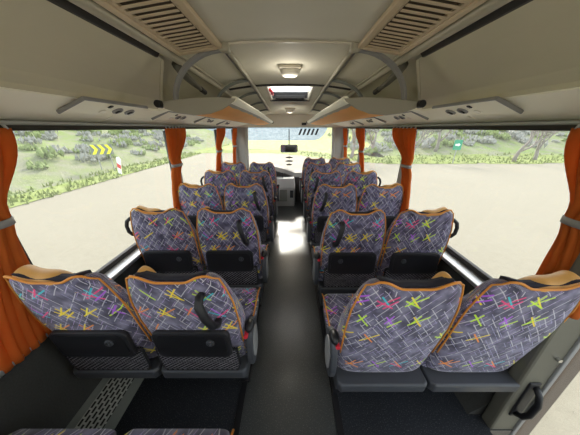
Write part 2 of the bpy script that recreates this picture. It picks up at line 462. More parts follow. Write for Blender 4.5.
# sloped lower panel in front of the door post
g = MB(); g.loft([[(1.06,y,0),(1.20,y,.16),(1.20,y,.0)] for y in (.735, 4.3)]); struct(g.build('trim_44', M['wallcarpet']))
# perforated heater cover along the left wall
hc = empty('heater_cover', (-1.10, .8, 0))
tag(hc, 'perforated steel heater cover along the foot of the left wall, under the nearest seats', 'heater cover')
def perf_panel(name, mat, xa, za, xb, zb, y0, y1, par, th=.004):
    L = math.hypot(xb-xa, zb-za); ang = math.atan2(zb-za, xb-xa)
    o = MB().box(0, L, 0, y1-y0, -th, 0).build(name, mat, par)
    o.location = (xa+1.10, y0-.8, za); o.rotation_euler = (0, -ang, 0); return o
perf_panel('perforated_panel', M['perf'], -1.165, .082, -1.045, .025, -.2, 4.3, hc)
perf_panel('upper_strip', M['steel'], -1.199, .10, -1.165, .085, -.2, 4.3, hc, .006)
perf_panel('lower_strip', M['steel'], -1.045, .028, -.995, .004, -.2, 4.3, hc, .006)

# ------------------------------------------------------------------ overhead: bins, racks, vents, rails
def bin_(sx, side):
    b = empty('overhead_bin', (sx*.95, .3, H+.15))
    off = Vector((-sx*.95, -.3, -H-.15))
    def put(o): o.location = off; return o
    tag(b, 'closed grey-beige overhead bin above the %s rear window, nearest the camera' % side, 'overhead bin', 'closed overhead bins')
    prof = [(.745,.375),(.82,.316),(.90,.243),(.955,.186),(.968,.180),(.995,.148),(1.15,.10),(1.17,.12),(1.12,.20),(1.03,.27),(.88,.335)]
    yend = lambda x: 1.50 + (x-.745)/.225*.30
    def body(name, pr, ya, ycut, mat, bev=0):
        mb = MB(); mb.loft([[(sx*x, ya(x) if callable(ya) else ya, H+z) for x,z in pr], [(sx*x, .6, H+z) for x,z in pr] if not callable(ya) else [(sx*x, ya(x)+.01, H+z) for x,z in pr], [(sx*x, min(yend(x),1.83)+ycut, H+fz(z,1.6)) for x,z in pr]])
        put(mb.build(name, mat, b, bevel=bev))
    body('bin_body', prof, YB+.01, 0, M['binpanel'])
    body('end_cap', [(x*.985+.010, z*.985+.001) for x,z in prof], yend, .035, M['binpanel'], .012)
    put(sweep('cornice', [(.950,.196),(.966,.203),(.982,.192),(.990,.182),(.986,.176),(.998,.162),(1.000,.142),(.99,.130),(.98,.132),(.98,.15),(.96,.178)], [YB+.01,1.80], M['binpanel'], b, sx, sm=False))
    put(sweep('gap_shadow_strip', [(.722,.392),(.742,.366),(.756,.366),(.742,.394)], [YB+.01,1.46], M['rubber'], b, sx))  # dark strip standing in for the shadow in the gap
bin_(-1,'left'); bin_(1,'right')

def ceiling_tube(sx, side):
    o = empty('ceiling_rail', (sx*.69, 1, H+.39)); off = Vector((-sx*.69,-1,-H-.39))
    tag(o, 'long beige tube rail along the outer edge of the %s ceiling' % side, 'rail', 'outer ceiling rails')
    g = MB(); g.tube([(sx*.69, y, H+fz(.392,y)) for y in yrange(YB+.02, 4.9)], .024, 14); t = g.build('tube', M['tube'], o, smooth=True); t.location = off
    g = MB(); g.tube([(sx*.652, y, H+fz(.40,y)) for y in yrange(YB+.02, 4.9)], .008, 8); t = g.build('bead', M['tube'], o, smooth=True); t.location = off
ceiling_tube(-1,'left'); ceiling_tube(1,'right')

def vent(sx, side):
    o = empty('ceiling_vent', (sx*.52, .9, H+.42)); off = Vector((-sx*.52,-.9,-H-.42))
    tag(o, 'beige louvred air vent in the %s half of the ceiling near the camera' % side, 'air vent', 'louvred ceiling vents')
    x0, x1, y0, y1 = .425, .625, -.30, 1.50
    def zz(x): return ceil_z(x) - .004
    def bar(g, xa, xb, ya, yb, d=.014, up=.0):
        g.loft([[(sx*xa,ya,H+zz(xa)+up),(sx*xb,ya,H+zz(xb)+up),(sx*xb,ya,H+zz(xb)-d),(sx*xa,ya,H+zz(xa)-d)],
                [(sx*xa,yb,H+zz(xa)+up),(sx*xb,yb,H+zz(xb)+up),(sx*xb,yb,H+zz(xb)-d),(sx*xa,yb,H+zz(xa)-d)]])
    g = MB(); bar(g, x0, x1, y0, y1, .003); t = g.build('cavity', M['ventdark'], o); t.location = off
    g = MB()
    bar(g, x0-.035, x0-.004, y0-.03, y1+.03, .022); bar(g, x1+.004, x1+.028, y0-.03, y1+.03, .022)
    bar(g, x0-.004, x1+.004, y1, y1+.03, .022); bar(g, x0-.004, x1+.004, y0-.03, y0, .022)
    bar(g, x0-.004, x0+.010, y0, y1, .014); bar(g, x1-.014, x1+.004, y0, y1, .014)
    t = g.build('frame', M['warmlit_vent'], o, bevel=.004); t.location = off
    g = MB()
    nsl = 46
    for q in range(nsl):
        y = y0 + (q+.25)*(y1-y0)/nsl
        bar(g, x0+.010, x1-.014, y, y+.0185, .016, -.0125)
    t = g.build('louvres', M['warmlit_vent'], o, bevel=.003); t.location = off
vent(-1,'left'); vent(1,'right')

def rack(sx, side):
    o = empty('luggage_rack', (sx*.55, 1.48, H+.12)); off = Vector((-sx*.55,-1.48,-H-.12))
    def put(t): t.location = off; return t
    tag(o, 'open luggage rack with orange underside along the %s side of the bus' % side, 'luggage rack', 'open overhead luggage racks')
    top = [(.33,.165),(.45,.172),(.60,.168),(.78,.15)]
    bot = [(.795,.135),(.775,.112),(.70,.088),(.60,.076),(.50,.084),(.42,.108),(.345,.148)]
    Y0, Y1 = 1.50, 4.55
    put(sweep('shelf', top+bot, yrange(Y0, Y1, .3), M['shelf'], o, sx))
    cx, cz = .56, .125
    put(sweep('end_cap', [(cx+(x-cx)*1.01, cz+(z-cz)*1.06) for x,z in top+bot], [Y0-.012, Y0], M['shelf'], o, sx, bevel=.004))
    put(sweep('orange_lining', [(.372,.134),(.418,.1075),(.50,.0815),(.60,.074),(.60,.079),(.50,.087),(.42,.112),(.375,.138)], yrange(Y0+.006, Y1-.05), M['orange'], o, sx))
    put(sweep('lip', [(.318,.166),(.330,.180),(.352,.180),(.362,.168),(.368,.140),(.355,.136),(.335,.148)], yrange(Y0-.01, Y1), M['psu'], o, sx, bevel=.004))
    g = MB(); g.cyl((sx*.80, Y0-.02, H+.135), 'y', .022, .05, 14); put(g.build('end_knob', M['black'], o, smooth=False, bevel=.005))
    g = MB(); g.cyl((sx*.335, Y1+.012, H+fz(.16,Y1)), 'y', .022, .03, 12); put(g.build('lip_cap', M['black'], o))
    # inner hand rail under the ceiling and the curved arms
    yr = yrange(1.54, 4.5)
    g = MB(); g.tube([(sx*.372, y, H+fz(.432,y)) for y in yr], .015, 12); put(g.build('hand_rail', M['tube'], o, smooth=True))
    g = MB(); g.tube([(sx*.402, y, H+fz(.440,y)) for y in yr], .008, 8); put(g.build('hand_rail_bead', M['midgrey'], o, smooth=True))
    g = MB(); g.box(*sorted((sx*.352, sx*.412)), 1.515, 1.575, H+.412, H+.462); put(g.build('rail_bracket', M['tube'], o, bevel=.012))
    for y in (1.56, 2.34, 2.92, 3.55, 4.25):
        pts = []; 
        for q in range(13):
            a = q/12*PI/2
            pts.append((sx*(.385 + .345*math.sin(a)), H+fz(.145 + .285*math.cos(a), y)))
        loops = []
        for q, (x, z) in enumerate(pts):
            a = q/12*PI/2; nx, nz = sx*math.sin(a), math.cos(a)
            w, th = .024 - .006*abs(q/12-.5), .010
            loops.append([(x+nx*th, y-w, z+nz*th),(x+nx*th, y+w, z+nz*th),(x-nx*th, y+w, z-nz*th),(x-nx*th, y-w, z-nz*th)])
        g = MB(); g.loft(loops); put(g.build('arm', M['steel'] if y > 1.6 else M['midgrey'], o, smooth=False, bevel=.004))
rack(-1,'left'); rack(1,'right')
# dark brackets on the inner bin end, behind the first arm
def end_bracket(sx, side):
    o = empty('rack_bracket', (sx*.71, 1.6, H+.36)); off = Vector((-sx*.71,-1.6,-H-.36))
    g = MB(); g.tube([(sx*.715,1.62,H+.372),(sx*.72,1.70,H+.34),(sx*.715,1.85,H+.305),(sx*.71,1.98,H+.285)], [.030,.026,.020,.016], 8)
    t = g.build('strut', M['olive'], o, smooth=True); t.location = off
    g = MB(); g.tube([(sx*.71,1.97,H+.287),(sx*.705,2.05,H+.272)], .020, 10); t = g.build('strut_tip', M['black'], o, bevel=.004); t.location = off
    tag(o, 'olive strut with black tip between bin end and ceiling rail on the %s side' % side, 'bracket', 'rack brackets')
end_bracket(-1,'left'); end_bracket(1,'right')

def service_panel(sx, y, label):
    z = .137 - (1.02-.95)*.41
    o = empty('service_panel', (sx*1.02, y, H+fz(z, y)-.002)); o.rotation_euler = (0, sx*math.atan(.41), 0)
    tag(o, label, 'reading light panel', 'reading light panels above the windows')
    w, l = .075, .24
    g = MB(); g.loft([[(-w,-l,-.012),(w,-l+.02,-.012),(w,l,-.012),(-w,l-.02,-.012)],[(-w,-l,.002),(w,-l+.02,.002),(w,l,.002),(-w,l-.02,.002)]])
    g.build('panel', M['psu'], o, bevel=.006)
    g = MB(); g.box(-w-.004,w+.004,-l-.006,-l+.005,-.019,.0); g.box(*sorted((-sx*(w-.006), -sx*(w+.006))),-l,l,-.018,.0); g.build('edge_frame', M['midgrey'], o, bevel=.006)
    for yy in (.05, .15):
        b = MB().revolve([(.030,-.012),(.030,-.018),(.022,-.022),(.020,-.016),(.0005,-.016)], (0,yy,0), 18).build('air_nozzle', M['midgrey'], o)
        MB().box(-.018,.018,yy-.004,yy+.004,-.024,-.017).build('nozzle_vane', M['black'], b)
    for yy in (-.03, .205):
        MB().revolve([(.020,-.012),(.018,-.016),(.0005,-.015)], (.03*sx,yy,0), 14).build('reading_lamp', M['lamp'], o)
    MB().box(-.035*sx-.012,-.035*sx+.012,-.05,-.03,-.018,-.01).build('call_button', M['black'], o, bevel=.003)
names = ['nearest the camera, above the %s rear window', 'second from the camera, beyond the %s rack end', 'third from the camera, above the %s middle window', 'farthest, above the %s front window']
for sx, side in ((-1,'left'),(1,'right')):
    for q, y in enumerate((1.36, 2.1, 2.9, 3.7)):
        service_panel(sx, y, 'cream reading light and air panel ' + names[q] % side)
    # curtain rail along the window head
    g = MB(); g.tube([(sx*1.185, y, H+.020) for y in yrange(YB+.02, 4.9)], .010, 8)
    o = g.build('curtain_rail', M['lightgrey'], None, smooth=True)
    tag(o, 'pale curtain rail running along the top of the %s windows' % side, 'curtain rail', 'curtain rails')
    g = MB(); g.box(*sorted((sx*1.08,sx*1.19)), 1.33, 1.345, H+.028, H+.05); g.box(*sorted((sx*1.08,sx*1.19)), 1.36, 1.375, H+.028, H+.05)

# ceiling lamps
def lamp(y, s, label):
    z = H+fz(ceil_z(0), y)
    o = empty('ceiling_lamp', (0, y, z)); tag(o, label, 'ceiling lamp', 'dome lamps on the ceiling')
    g = MB(); g.box(-.115*s,.115*s,-.075*s,.075*s,-.022,.004); g.build('base', M['trim'], o, bevel=.02, seg=3)
    g = MB()
    loops = []
    for r, zz in ((1,-.022),(.97,-.05),(.85,-.075),(.6,-.09),(.2,-.095)):
        loops.append([(.10*s*r*math.copysign(abs(math.cos(a))**.7, math.cos(a)), .062*s*r*math.copysign(abs(math.sin(a))**.7, math.sin(a)), zz*s) for a in [2*PI*k/24 for k in range(24)]])
    g.loft(loops); g.build('lens', M['lamp'], o, smooth=True)
lamp(2.02, .78, 'white dome lamp on the ceiling nearest the camera, before the roof hatch')
lamp(4.25, .8, 'small dome lamp on the ceiling between roof hatch and windscreen')
lamp(-.35, .78, 'added unseen dome lamp on the ceiling behind the camera, filling the near seats')
for y, e in ((2.02, 1.2),(4.25, .6),(-.35, 3.5)):  # the rear bulb is added fill light for the near seats
    L = bpy.data.lights.new('dome lamp bulb', 'POINT'); L.energy = e; L.shadow_soft_size = .04; L.color = (1,.93,.8)
    lo = bpy.data.objects.new('dome_lamp_bulb', L); COL.objects.link(lo); lo.location = (0, y, H+fz(.46,y)-.14)

# roof hatch
h = empty('roof_hatch', (0, 3.2, H+.38)); tag(h, 'roof hatch with bright milky glass and dark rim in the middle of the ceiling', 'roof hatch')
off = Vector((0,-3.2,-H-.38))
zc = lambda y: H+fz(.46,y)
g = MB()
for (x0,x1,y0,y1) in ((-HX-.03,HX+.03,HY0-.03,HY0),(-HX-.03,-HX,HY0,HY1),(HX,HX+.03,HY0,HY1)):
    g.loft([[(x0,y0,zc(y0)-.012),(x1,y0,zc(y0)-.012),(x1,y0,zc(y0)+.11),(x0,y0,zc(y0)+.11)],[(x0,y1,zc(y1)-.012),(x1,y1,zc(y1)-.012),(x1,y1,zc(y1)+.11),(x0,y1,zc(y1)+.11)]])
t = g.build('frame', M['trim'], h, bevel=.006); t.location = off
g = MB(); g.box(-HX-.03,HX+.03,HY1,HY1+.03,zc(HY1)-.02,zc(HY1)+.12); t = g.build('front_frame', M['satin'], h, bevel=.006); t.location = off
g = MB(); g.loft([[(-HX-.03,y,zc(y)+.09),(HX+.03,y,zc(y)+.09),(HX+.03,y,zc(y)+.10),(-HX-.03,y,zc(y)+.10)] for y in (HY0-.03,HY1+.03)]); t = g.build('glass', M['hatch'], h); t.location = off
g = MB(); g.box(-.20,.20,HY1-.07,HY1-.002,zc(HY1)+.0,zc(HY1)+.045); t = g.build('latch_bar', M['black'], h, bevel=.01); t.location = off
g = MB(); g.tube([(-HX+.012,HY0+.25,zc(3.0)+.02),(-HX+.03,HY0+.30,zc(3.0)-.005),(-HX+.03,HY0+.42,zc(3.1)-.005),(-HX+.012,HY0+.48,zc(3.1)+.02)], .018, 8); t = g.build('red_reflection_bar', M['red'], h, smooth=True); t.location = off  # red tube standing in for a red reflection at the left end

# ------------------------------------------------------------------ seats
def ztop_rear(s):
    a = abs(s); return 1.049 + .031*smooth(.25,.70,a) - .040*smooth(.76,1.0,a)
def ztop_front(s):
    a = abs(s); return 1.028 + .022*smooth(.30,.80,a) - .045*smooth(.80,1.0,a)
def halfw(z):
    pts = [(.38,.214),(.46,.228),(.62,.233),(.78,.235),(.90,.227),(.99,.207),(1.06,.184),(1.12,.170)]
    for (a,x),(b,y) in zip(pts,pts[1:]):
        if z <= b: return lerp(x,y,max(0,(z-a)/(b-a)))
    return pts[-1][1]
NS, NTT = 16, 14
def rear_pt(s, t):
    z = lerp(.395, ztop_rear(s), t)
    w = halfw(z); lean = -.075*(z-.42)/.65
    y = .012 + lean + .018*abs(t-.55)*2*.5 + .034*abs(s)**6
    return Vector((s*w, y, z))
def front_pt(s, t):
    z = lerp(.44, ztop_front(s), t)
    w = halfw(z); th = lerp(.155,.072,smooth(.3,1,t)); lean = -.075*(z-.42)/.65
    wing = .022*smooth(.45,.95,abs(s))*smooth(.2,.5,t)
    return Vector((s*w, .012+lean+th+wing-.05*abs(s)**8, z))
def mesh_backrest():
    mb = MB(); loops = []; uvs = []
    S = [lerp(-1,1,i/NS) for i in range(NS+1)]
    for k in range(NTT+1):
        t = k/NTT
        lp = [rear_pt(s,t) for s in S] + [front_pt(s,t) for s in reversed(S)]
        loops.append(lp)
        uvs += [(p.x*1.06, p.z) for p in lp[:NS+1]] + [(p.x*1.06+.77, p.z) for p in lp[NS+1:]]
    mb.loft(loops, True, False, uvs)
    n = 2*(NS+1)
    for base, flip in ((0,True),(NTT*n,False)):
        for i in range(NS):
            f = (base+i, base+i+1, base+n-2-i, base+n-1-i)
            mb.f.append(f if not flip else f[::-1])
    return mb.mesh('backrest', M['fabric'], True)
def mesh_piping():
    mb = MB(); pts = []
    for k in range(4, NTT+1): pts.append(rear_pt(-.955, k/NTT) + Vector((0,-.001,0)))
    for i in range(1, 24): 
        s = lerp(-.955,.955,i/24); pts.append(rear_pt(s, 1) + Vector((0,-.001,-.004)))
    for k in range(NTT, 3, -1): pts.append(rear_pt(.955, k/NTT) + Vector((0,-.001,0)))
    mb.tube(pts, [.0052 if (abs(p.x) < .15) else .0038 for p in pts], 6); return mb.mesh('piping', M['piping'], True)
def mesh_crossband():  # dark band along the top edge, between the raised corners
    mb = MB(); loops = []
    for i in range(17):
        s = lerp(-.74,.74,i/16); p = rear_pt(s,1); d = .05
        q = .010*math.cos(s*PI/1.5)
        loops.append([(p.x, p.y+.018, 1.030+.025*smooth(.25,.72,abs(s))),(p.x, p.y+.012, 1.048+.028*smooth(.25,.72,abs(s))+q*.4),(p.x, p.y+.052, 1.042+.022*smooth(.25,.72,abs(s))+q*.4),(p.x, p.y+.052, 1.01)])
    mb.loft(loops); return mb.mesh('headrest_crossband', M['darkfabric'], True)
def mesh_cover(sgn, wide=False):
    """tan cover over the front of the head cushion, rolled over at the window-side end"""
    mb = MB(); loops = []
    for i in range(21):
        s = lerp(-.76,.76,i/20); w = halfw(1.05); a = abs(s)
        zt = ztop_front(s) - .012 - .015*smooth(.30,.74,-s*sgn) + (.046*smooth(-.45,.15,s*sgn) if wide else .040*smooth(.44,.62,s*sgn))
        f = front_pt(s*.96, .93); y1 = f.y
        lp = []
        for q in range(8):
            an = lerp(-.15*PI, 1.05*PI, q/7)
            lp.append((s*w, y1-.030 - .042*math.cos(PI-an)*-1*-1, zt-.03 + .03*math.sin(an)))
        lp += [(s*w, y1+.022, .93), (s*w, y1+.002, .93)]
        loops.append(lp)
    mb.loft(loops); return mb.mesh('headrest_cover', M['tan'], True)
def rrect(w, h, r, n=5, cx=0, cy=0):
    out = []
    for (sx, sy, a0) in ((1,1,0),(-1,1,90),(-1,-1,180),(1,-1,270)):
        for i in range(n+1):
            a = math.radians(a0 + 90*i/n); out.append((cx+sx*(w-r)+r*math.cos(a), cy+sy*(h-r)+r*math.sin(a)))
    return out
MESH = {}
def get(key, fn):
    if key not in MESH: MESH[key] = fn()
    return MESH[key]
def mesh_cushion():
    mb = MB(); loops = []; uvs = []
    prof = [(.06,.225),(.10,.229),(.30,.231),(.48,.229),(.545,.220),(.575,.205)]
    for y, w in prof:
        zt = .475 + .012*smooth(.3,.5,y) - .05*smooth(.5,.58,y); zb = .385
        lp = []
        for (x, z) in rrect(w, (zt-zb)/2, .03, 4, 0, (zt+zb)/2): lp.append((x, y, z))
        loops.append(lp); uvs += [(x+ (0 if z>.44 else .0), y*1.0+z) for x,_,z in lp]
    mb.loft(loops, True, True, uvs); return mb.mesh('seat_cushion', M['fabric'], True)
def mesh_cushion_piping(sgn):
    mb = MB(); mb.tube([(sgn*.226,y,.478-.04*smooth(.5,.58,y)) for y in (.12,.2,.3,.4,.48,.54,.57)], .005, 6)
    return mb.mesh('cushion_piping', M['piping'], True)
def mesh_tray():
    mb = MB(); mb.prism(rrect(.178,.092,.035,5,0,.640), 'y', -.040, -.016); return mb.mesh('tray_table', M['satin'])
def mesh_tray_inset():
    mb = MB(); mb.prism(rrect(.160,.070,.03,5,0,.644), 'y', -.0425, -.039); return mb.mesh('tray_inset', M['black'])
def mesh_latch(sgn):
    mb = MB()
    prof = [(.019,.0),(.019,-.006),(.014,-.008),(.013,-.004),(.0005,-.004)]
    loops = [[(sgn*.09+r*math.cos(a), -.0425+z, .668+r*math.sin(a)) for a in [2*PI*k/18 for k in range(18)]] for r,z in prof]
    mb.loft(loops); mb.box(sgn*.09-.003, sgn*.09+.003, -.052,-.042,.653,.683); return mb.mesh('latch', M['grey'])
def mesh_net():
    mb = MB(); mb.prism([(-.185,.415),(.185,.415),(.195,.46),(.195,.575),(-.195,.575),(-.195,.46)], 'y', -.022, -.004)
    return mb.mesh('magazine_net', M['net'])
def mesh_netframe():
    mb = MB(); P = [(-.187,.410),(.187,.410),(.199,.46),(.199,.578),(-.199,.578),(-.199,.46)]
    P = [Vector((x,-.016,z)) for x,z in P]; P.append(P[0]); mb.tube(P, .008, 6); return mb.mesh('net_frame', M['satin'])
def mesh_shell():
    """plastic under-shell: a rounded rear rail running forward under the cushion"""
    mb = MB()
    A = [(-.228,-.012),(-.21,-.030),(.21,-.030),(.228,-.012),(.230,.10),(.226,.50),(-.226,.50),(-.230,.10)]
    def ring(z, k=1.0, dy=0): return [(x*k, (y if y>.05 else y+dy), z) for x,y in A]
    mb.loft([ring(.330,.95,.02), ring(.345,1.0,.005), ring(.395,1.0,0), ring(.405,.985,.006)])
    return mb.mesh('seat_shell', M['grey'])
def mesh_leg(sgn):
    mb = MB(); x = sgn*.158
    mb.loft([[(x-.018,.17,.0),(x+.018,.17,.0),(x+.018,.42,.0),(x-.018,.42,.0)],
             [(x-.018,.165,.03),(x+.018,.165,.03),(x+.018,.42,.03),(x-.018,.42,.03)],
             [(x-.024+sgn*.005,.09,.22),(x+.024+sgn*.005,.09,.22),(x+.024+sgn*.005,.34,.22),(x-.024+sgn*.005,.34,.22)],
             [(x-.034+sgn*.015,.01,.34),(x+.034+sgn*.015,.01,.34),(x+.034+sgn*.015,.42,.34),(x-.034+sgn*.015,.42,.34)]])
    return mb.mesh('leg', M['grey'])
def mesh_foot(sgn):
    mb = MB(); x = sgn*.158; mb.box(x-.03,x+.03,.15,.45,.006,.022); return mb.mesh('foot_plate', M['satin'])
def mesh_bracket(sgn):
    mb = MB(); a, b = sorted((sgn*.20, sgn*.276)); mb.box(a,b,.06,.42,.345,.40); a, b = sorted((sgn*.262, sgn*.276)); mb.box(a,b,.04,.44,.25,.42)
    return mb.mesh('wall_bracket', M['grey'])
def mesh_sidecover(sgn):
    mb = MB(); pol = []
    for k in range(24):
        a = 2*PI*k/24; pol.append((.075+.085*math.copysign(abs(math.cos(a))**.8,math.cos(a)), .51+.135*math.copysign(abs(math.sin(a))**.8,math.sin(a))))
    a, b = sorted((sgn*.236, sgn*.268)); mb.prism(pol, 'x', a, b); return mb.mesh('side_cover', M['grey'])
def mesh_sideinset(sgn):
    mb = MB(); pol = [(.075+.058*math.cos(2*PI*k/24), .51+.10*math.sin(2*PI*k/24)) for k in range(24)]
    a, b = sorted((sgn*.262, sgn*.273)); mb.prism(pol, 'x', a, b); return mb.mesh('cover_inset', M['midgrey'])
def mesh_armrest(sgn):
    mb = MB(); x = sgn*.256
    mb.tube([(x,.0,.655),(x,.004,.664),(x,.02,.672),(x,.045,.670),(x,.07,.650),(x,.078,.635)], [.006,.018,.024,.024,.018,.008], 12, .95)
    return mb.mesh('recline_knob', M['black'], True)
def mesh_armpost(sgn):
    mb = MB(); x = sgn*.252; mb.tube([(x,.06,.56),(x,.055,.62),(x,.06,.672)], .016, 8); return mb.mesh('knob_post', M['black'], True)
def mesh_button(sgn):
    mb = MB(); mb.cyl((sgn*.243,.012,.648),'y',.011,.03,12); return mb.mesh('release_button', M['red'])
def mesh_handle_face(sgn):
    mb = MB(); P = []
    for z, d, dx in ((.975,.012,-.016),(.985,-.025,-.016),(.968,-.050,-.013),(.90,-.058,.0),(.835,-.050,.014),(.805,-.025,.020),(.812,.012,.020)):
        P.append((sgn*(.125+dx), .018-.075*(z-.42)/.65 + d, z))
    mb.tube(P, [.015,.017,.017,.017,.017,.017,.015], 10, 1.0); return mb.mesh('grab_handle', M['satin'], True)
def mesh_handle_side(sgn):
    mb = MB(); P = [(.195,.02,.975),(.225,.005,.980),(.250,.0,.958),(.262,.0,.92),(.258,.0,.875),(.240,.005,.850),(.212,.02,.845)]
    mb.tube([(sgn*x,y,z) for x,y,z in P], .013, 8); return mb.mesh('grab_handle', M['satin'], True)

ORD = ['nearest', 'second', 'third', 'fourth', 'fifth', 'sixth']
def recline(o, a):
    P = Vector((0,.03,.44)); R = Matrix.Rotation(a, 3, 'X')
    o.location = P - R @ P; o.rotation_euler = (a,0,0)
def make_seat(x, y, aisle, inner, label, group, tray=True, rz=0, lean=0):
    """inner: +1 when the aisle lies on the +x side of the seat, else -1"""
    o = empty('bus_seat', (x, y, 0), rz); tag(o, label, 'bus seat', group)
    b = link('backrest', get('back', mesh_backrest), o, subsurf=1)
    link('piping', get('pip', mesh_piping), b)
    link('headrest_crossband', get('crossband', mesh_crossband), b)
    link('headrest_cover', get(('cov',-inner,aisle), lambda: mesh_cover(-inner, not aisle)), o, subsurf=1)
    c = link('seat_cushion', get('cush', mesh_cushion), o)
    link('seat_shell', get('shell', mesh_shell), o, bevel=.012)
    if tray:
        t = link('tray_table', get('tray', mesh_tray), o, bevel=.006)
        link('tray_inset', get('inset', mesh_tray_inset), t)
        link('latch', get(('latch',inner), lambda: mesh_latch(inner if aisle else inner)), t)
        nn = link('magazine_net', get('net', mesh_net), o)
        link('net_frame', get('netf', mesh_netframe), nn)
    if aisle:
        link('cushion_piping', get(('cp',inner), lambda: mesh_cushion_piping(inner)), c)
        l = link('leg', get(('leg',inner), lambda: mesh_leg(inner)), o, bevel=.008)
        link('foot_plate', get(('foot',inner), lambda: mesh_foot(inner)), l)
        s = link('side_cover', get(('sc',inner), lambda: mesh_sidecover(inner)), o, bevel=.008)
        link('cover_inset', get(('si',inner), lambda: mesh_sideinset(inner)), s, bevel=.004)
        a = link('recline_knob', get(('ar',inner), lambda: mesh_armrest(inner)), o)
        link('knob_post', get(('ap',inner), lambda: mesh_armpost(inner)), a)
        link('release_button', get(('rb',inner), lambda: mesh_button(inner)), o)
        if tray: link('grab_handle', get(('gf',inner), lambda: mesh_handle_face(inner)), o)
    else:
        link('wall_bracket', get(('wb',-inner), lambda: mesh_bracket(-inner)), o)
        if tray: link('grab_handle', get(('gs',-inner), lambda: mesh_handle_side(-inner)), o)
    if lean:
        for ch in o.children:
            if ch.name.split('.')[0] in ('backrest','headrest_cover','tray_table','magazine_net','grab_handle','release_button'): recline(ch, lean)
    return o
LEFT_ROWS  = [.755, 1.42, 2.12, 2.84, 3.58]
RIGHT_ROWS = [.690, 1.39, 2.10, 2.80, 3.49, 4.15]
for side, rows, inner in (('left', LEFT_ROWS, 1), ('right', RIGHT_ROWS, -1)):
    sx = -inner
    for q, y in enumerate(rows):
        tr = not (side == 'right' and q == 0)
        for pos, xx in (('aisle', .458), ('window', .926)):
            x = sx*xx + (.006 if side == 'right' else 0)
            lab = 'patterned purple bus seat by the %s, %s block, %s row from the camera' % (pos, side, ORD[q])
            if not tr: lab = 'patterned purple bus seat by the %s, right block, nearest row, without a tray table' % pos
            make_seat(x, y, pos == 'aisle', inner, lab, 'patterned bus seats in rows', tr, 0, (.075 if side == 'left' else .035) if q == 0 else .0)
for pos, xx in (('aisle', -.458), ('window', -.926)):
    make_seat(xx, -.092, pos == 'aisle', 1, 'patterned seat below the camera at the bottom edge, left block, by the %s' % pos, 'patterned bus seats in rows', True)

# ------------------------------------------------------------------ curtains
def curtain(sx, yc_top, yc_tie, yc_bot, w_top, w_tie, w_bot, label, x0=1.16, ztop=H+.0, ztie=1.235, zbot=.72, pleats=7):
    o = empty('window_curtain', (sx*x0, yc_tie, zbot)); tag(o, label, 'curtain', 'orange curtains tied back at the pillars')
    off = Vector((-sx*x0, -yc_tie, -zbot))
    NU, NV = pleats*8, 26; vs = []; fs = []
    for v in range(NV+1):
        z = lerp(ztop, zbot, v/NV)
        if z > ztie:
            t = smooth(0,1,(ztop-z)/(ztop-ztie)); t = t**1.3; w = lerp(w_top, w_tie, t); c = lerp(yc_top, yc_tie, t)
        else:
            t = smooth(-.15,1,(ztie-z)/(ztie-zbot)); w = lerp(w_tie, w_bot, t); c = lerp(yc_tie, yc_bot, t)
        amp = .017 + .006*(w < .14)
        for u in range(NU+1):
            a = u/NU
            ph = 2*PI*pleats*a + .6*math.sin(v*.35+a*9)
            xx = x0 + amp*math.sin(ph)*(.6+.4*math.sin(a*23+1)) - .02*math.exp(-((z-ztie)/.05)**2)
            vs.append((sx*xx, c + (a-.5)*w + .006*math.cos(ph*1.0), z))
    for v in range(NV):
        for u in range(NU):
            i = v*(NU+1)+u; fs.append((i, i+1, i+NU+2, i+NU+1))
    mb = MB(); mb.add(vs, fs); t = mb.build('cloth', M['curtain'], o, smooth=True); t.location = off
    m = t.modifiers.new('solid','SOLIDIFY'); m.thickness = .004
    g = MB(); pts = [(sx*(x0-.015)+sx*.038*math.cos(a), yc_tie+(w_tie/2+.012)*math.sin(a), ztie) for a in [2*PI*k/20 for k in range(21)]]
    loops = [[(p[0],p[1],ztie-.014),(p[0],p[1],ztie+.014)] for p in pts]
    g.loft(loops, False, False); t = g.build('tieback', M['midgrey'], o, smooth=True); t.location = off
    m = t.modifiers.new('solid','SOLIDIFY'); m.thickness = .005
    for q in range(pleats):
        yy = yc_top + (q/(pleats-1)-.5)*w_top*.95
        g = MB(); g.tube([(sx*(x0-.005), yy, ztop-.005),(sx*(x0+.005), yy, ztop+.014),(sx*1.185, yy, ztop+.020)], .006, 6)
        t = g.build('curtain_hook', M['lightgrey'], o, smooth=True); t.location = off
curtain(-1, .76, .755, .67, .40, .10, .24, 'orange curtain at the left edge of the photo, beside the nearest left seat', zbot=.66)
curtain(-1, 2.37, 2.22, 2.12, .40, .16, .17, 'orange curtain on the left, second from the camera, between two windows')
curtain(-1, 3.95, 3.65, 3.48, .46, .20, .22, 'orange curtain on the left, third from the camera')
curtain(-1, 4.92, 4.70, 4.60, .32, .20, .22, 'orange curtain on the left, farthest, beside the windscreen')
curtain(1, .74, .77, .735, .42, .10, .18, 'orange curtain at the right edge of the photo, beside the nearest right seat', zbot=.86)
curtain(1, 2.38, 2.16, 2.08, .48, .15, .17, 'orange curtain on the right, second from the camera, between two windows')
curtain(1, 3.88, 3.62, 3.48, .46, .18, .22, 'orange curtain on the right, third from the camera')
curtain(1, 4.92, 4.72, 4.62, .30, .18, .22, 'orange curtain on the right, farthest, beside the windscreen')

